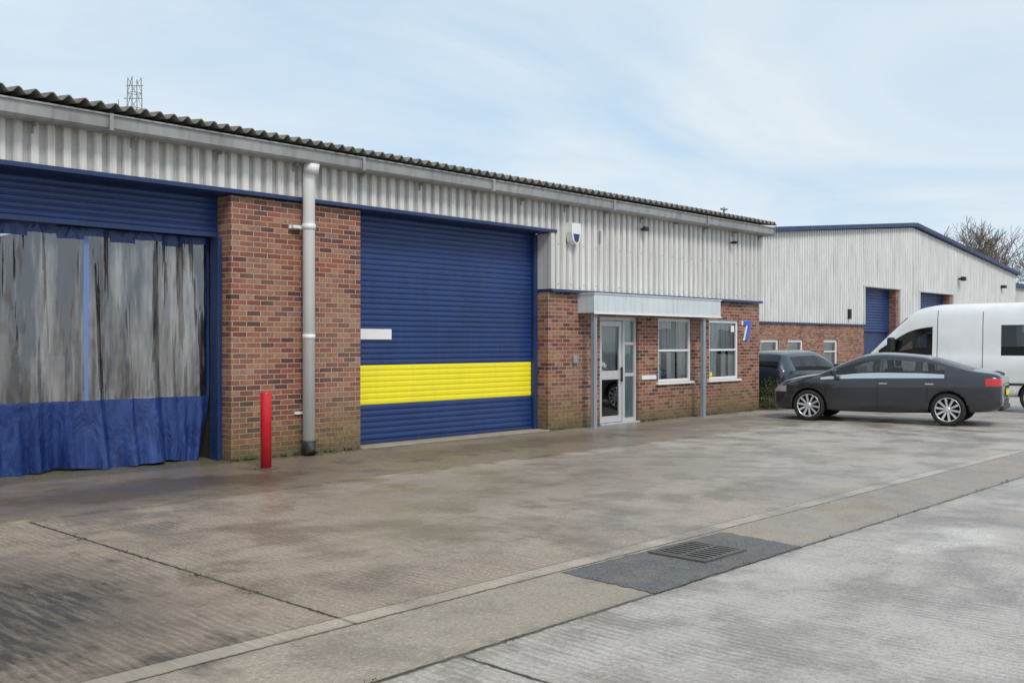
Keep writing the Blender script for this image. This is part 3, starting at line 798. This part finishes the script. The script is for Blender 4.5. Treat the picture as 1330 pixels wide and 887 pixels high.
def shrub(loc,w,h,n):
    R=random.Random(5); v=[];f=[];fm=[]
    for i in range(n):
        t=R.uniform(0,2*math.pi); rr=w*math.sqrt(R.random())*(.7+.5*R.random()); zz=R.random()*h*(1-.5*(rr/w)**2)*R.uniform(.6,1.1)
        c=Vector((rr*math.cos(t),rr*math.sin(t),zz+.02)); a=Vector((R.uniform(-1,1),R.uniform(-1,1),R.uniform(-.3,1))).normalized(); b=a.cross(Vector((R.random(),R.random(),R.random()))).normalized()
        L=R.uniform(.03,.06); s=len(v); v+=[c,c+a*L*.5+b*L*.3,c+a*L,c+a*L*.5-b*L*.3]; f.append((s,s+1,s+2,s+3)); fm.append(R.choice([0,0,1]))
    o=mesh('shrub',v,f,None,None,False,LM,fm); o.location=loc
shrub((22.35,-.15,0),.42,.75,2600)
def weeds():
    R=random.Random(9); v=[];f=[];fm=[]
    spots=[(R.uniform(7.4,9.66),-.03,.03) for _ in range(26)]+[(R.uniform(14.1,15.6),-.03,.02) for _ in range(10)]+[(R.uniform(17,21.9),-.04,.025) for _ in range(26)]
    spots+=[(R.uniform(7.2,9.8),R.uniform(-.25,-.02),.012) for _ in range(40)]+[(R.uniform(2,22),-8.5+R.uniform(-.02,.02),.010) for _ in range(26)]+[(3.62+R.uniform(-.02,.02),R.uniform(-7.4,-3),.010) for _ in range(14)]
    for (x,y,s) in spots:
        for q in range(9):
            c=Vector((x+R.uniform(-.04,.04),y+R.uniform(-.02,.02),.005)); a=Vector((R.uniform(-1,1),R.uniform(-1,.4),R.uniform(.1,1))).normalized(); b=a.cross(Vector((R.random(),R.random(),.3))).normalized()
            L=s*R.uniform(.5,1.8); k=len(v); v+=[c,c+a*L*.5+b*L*.3,c+a*L,c+a*L*.5-b*L*.3]; f.append((k,k+1,k+2,k+3)); fm.append(R.choice([0,0,1]))
    mesh('weeds',v,f,None,None,False,LM,fm)
weeds()
def mast():
    M=empty('lattice_mast',(70.4,131.8,0))
    H=41.5
    def th(z): return 1.5-.80*z/H
    pts=[]
    for i in range(18):
        z0=i*H/18; z1=(i+1)*H/18; a=th(z0);b=th(z1)
        c0=[(-a,-a),(a,-a),(a,a),(-a,a)]; c1=[(-b,-b),(b,-b),(b,b),(-b,b)]
        for k in range(4):
            k2=(k+1)%4
            pts.append(((c0[k][0],c0[k][1],z0),(c1[k][0],c1[k][1],z1),.085))
            pts.append(((c0[k][0],c0[k][1],z0),(c1[k2][0],c1[k2][1],z1),.05))
            pts.append(((c0[k][0],c0[k][1],z0),(c0[k2][0],c0[k2][1],z0),.05))
    for (a,b,z) in ((-1.6,1.2,38.4),(-2.4,1.4,36.4),(-1.3,1.3,40.3)):
        pts.append(((a*.7,-a*.7,z),(b*.7,-b*.7,z),.07))
    pts.append(((-1.68,1.68,35.2),(-1.68,1.68,38.2),.07))
    v=[];f=[]
    for (p,q,r) in pts:
        p=Vector(p);q=Vector(q);d=(q-p).normalized();up=Vector((0,0,1)) if abs(d.z)<.9 else Vector((1,0,0))
        a=d.cross(up).normalized();b=d.cross(a);s=len(v)
        for c in (p,q):
            for k in range(4):
                t=math.pi/2*k; v.append(c+a*math.cos(t)*r+b*math.sin(t)*r)
        for k in range(4):
            k2=(k+1)%4; f.append((s+k,s+k2,s+4+k2,s+4+k))
    mesh('mast_frame',v,f,GREYM,M)
mast()

# ------------------------------------------------------------------ world, sun, camera
w=bpy.data.worlds.new('World'); sc.world=w; w.use_nodes=True
nt=w.node_tree; nt.nodes.clear()
out=nt.nodes.new('ShaderNodeOutputWorld'); bg=nt.nodes.new('ShaderNodeBackground'); bg.inputs[1].default_value=.13
nt.links.new(bg.outputs[0],out.inputs[0])
sky=nt.nodes.new('ShaderNodeTexSky'); sky.sky_type='NISHITA'; sky.sun_disc=False
SE,SA=48,math.radians(200)
sky.sun_elevation=math.radians(SE); sky.sun_rotation=SA; sky.air_density=1.0; sky.dust_density=.6; sky.ozone_density=2.5
tc=nt.nodes.new('ShaderNodeTexCoord'); sp=nt.nodes.new('ShaderNodeSeparateXYZ'); nt.links.new(tc.outputs['Generated'],sp.inputs[0])
def wm(op,a,b=0,clamp=False):
    n=nt.nodes.new('ShaderNodeMath'); n.operation=op; n.use_clamp=clamp
    for i,v in enumerate((a,b)):
        if isinstance(v,bpy.types.NodeSocket): nt.links.new(v,n.inputs[i])
        else: n.inputs[i].default_value=v
    return n.outputs[0]
zz=wm('ADD',wm('MAXIMUM',sp.outputs[2],0),.10)
cb=nt.nodes.new('ShaderNodeCombineXYZ'); nt.links.new(wm('DIVIDE',sp.outputs[0],zz),cb.inputs[0]); nt.links.new(wm('DIVIDE',sp.outputs[1],zz),cb.inputs[1])
mp=nt.nodes.new('ShaderNodeMapping'); nt.links.new(cb.outputs[0],mp.inputs[0]); mp.inputs['Rotation'].default_value=(0,0,math.radians(62)); mp.inputs['Scale'].default_value=(.5,.75,1)
nz=nt.nodes.new('ShaderNodeTexNoise'); nt.links.new(mp.outputs[0],nz.inputs['Vector']); nz.inputs['Scale'].default_value=1.15; nz.inputs['Detail'].default_value=8; nz.inputs['Roughness'].default_value=.55; nz.inputs['Distortion'].default_value=.8
mr=nt.nodes.new('ShaderNodeMapRange'); nt.links.new(nz.outputs[0],mr.inputs[0]); mr.inputs[1].default_value=.34; mr.inputs[2].default_value=.66; mr.inputs[3].default_value=0; mr.inputs[4].default_value=1
# thin high cloud veil over clear blue, thickening into white streaks
veil=nt.nodes.new('ShaderNodeMix'); veil.data_type='RGBA'; nt.links.new(mr.outputs[0],veil.inputs[0])
veil.inputs[6].default_value=(4.7,6.0,7.2,1); veil.inputs[7].default_value=(6.25,6.75,7.1,1)
fac=wm('ADD',wm('MULTIPLY',mr.outputs[0],.18),.80)
mx=nt.nodes.new('ShaderNodeMix'); mx.data_type='RGBA'; nt.links.new(fac,mx.inputs[0]); nt.links.new(sky.outputs[0],mx.inputs[6]); nt.links.new(veil.outputs[2],mx.inputs[7])
nt.links.new(mx.outputs[2],bg.inputs[0])

sd=bpy.data.lights.new('sun','SUN'); sd.energy=2.0; sd.angle=math.radians(16); sd.color=(1,.94,.85)
so=bpy.data.objects.new('sun',sd); COL.objects.link(so)
dirv=Vector((math.sin(SA)*math.cos(math.radians(SE)),math.cos(SA)*math.cos(math.radians(SE)),math.sin(math.radians(SE))))
so.rotation_euler=dirv.to_track_quat('Z','Y').to_euler(); so.location=dirv*50

cd=bpy.data.cameras.new('camera'); cd.lens=35; cd.sensor_width=36; cd.clip_end=2000; cd.clip_start=.05; cd.shift_y=.0011
co_=bpy.data.objects.new('camera',cd); COL.objects.link(co_)
co_.location=(0,-12.3,1.65)
vd=Vector((.729,.6845,0)); co_.rotation_euler=vd.to_track_quat('-Z','Y').to_euler()
sc.camera=co_
sc.view_settings.view_transform='Standard'; sc.view_settings.look='None'; sc.view_settings.exposure=0
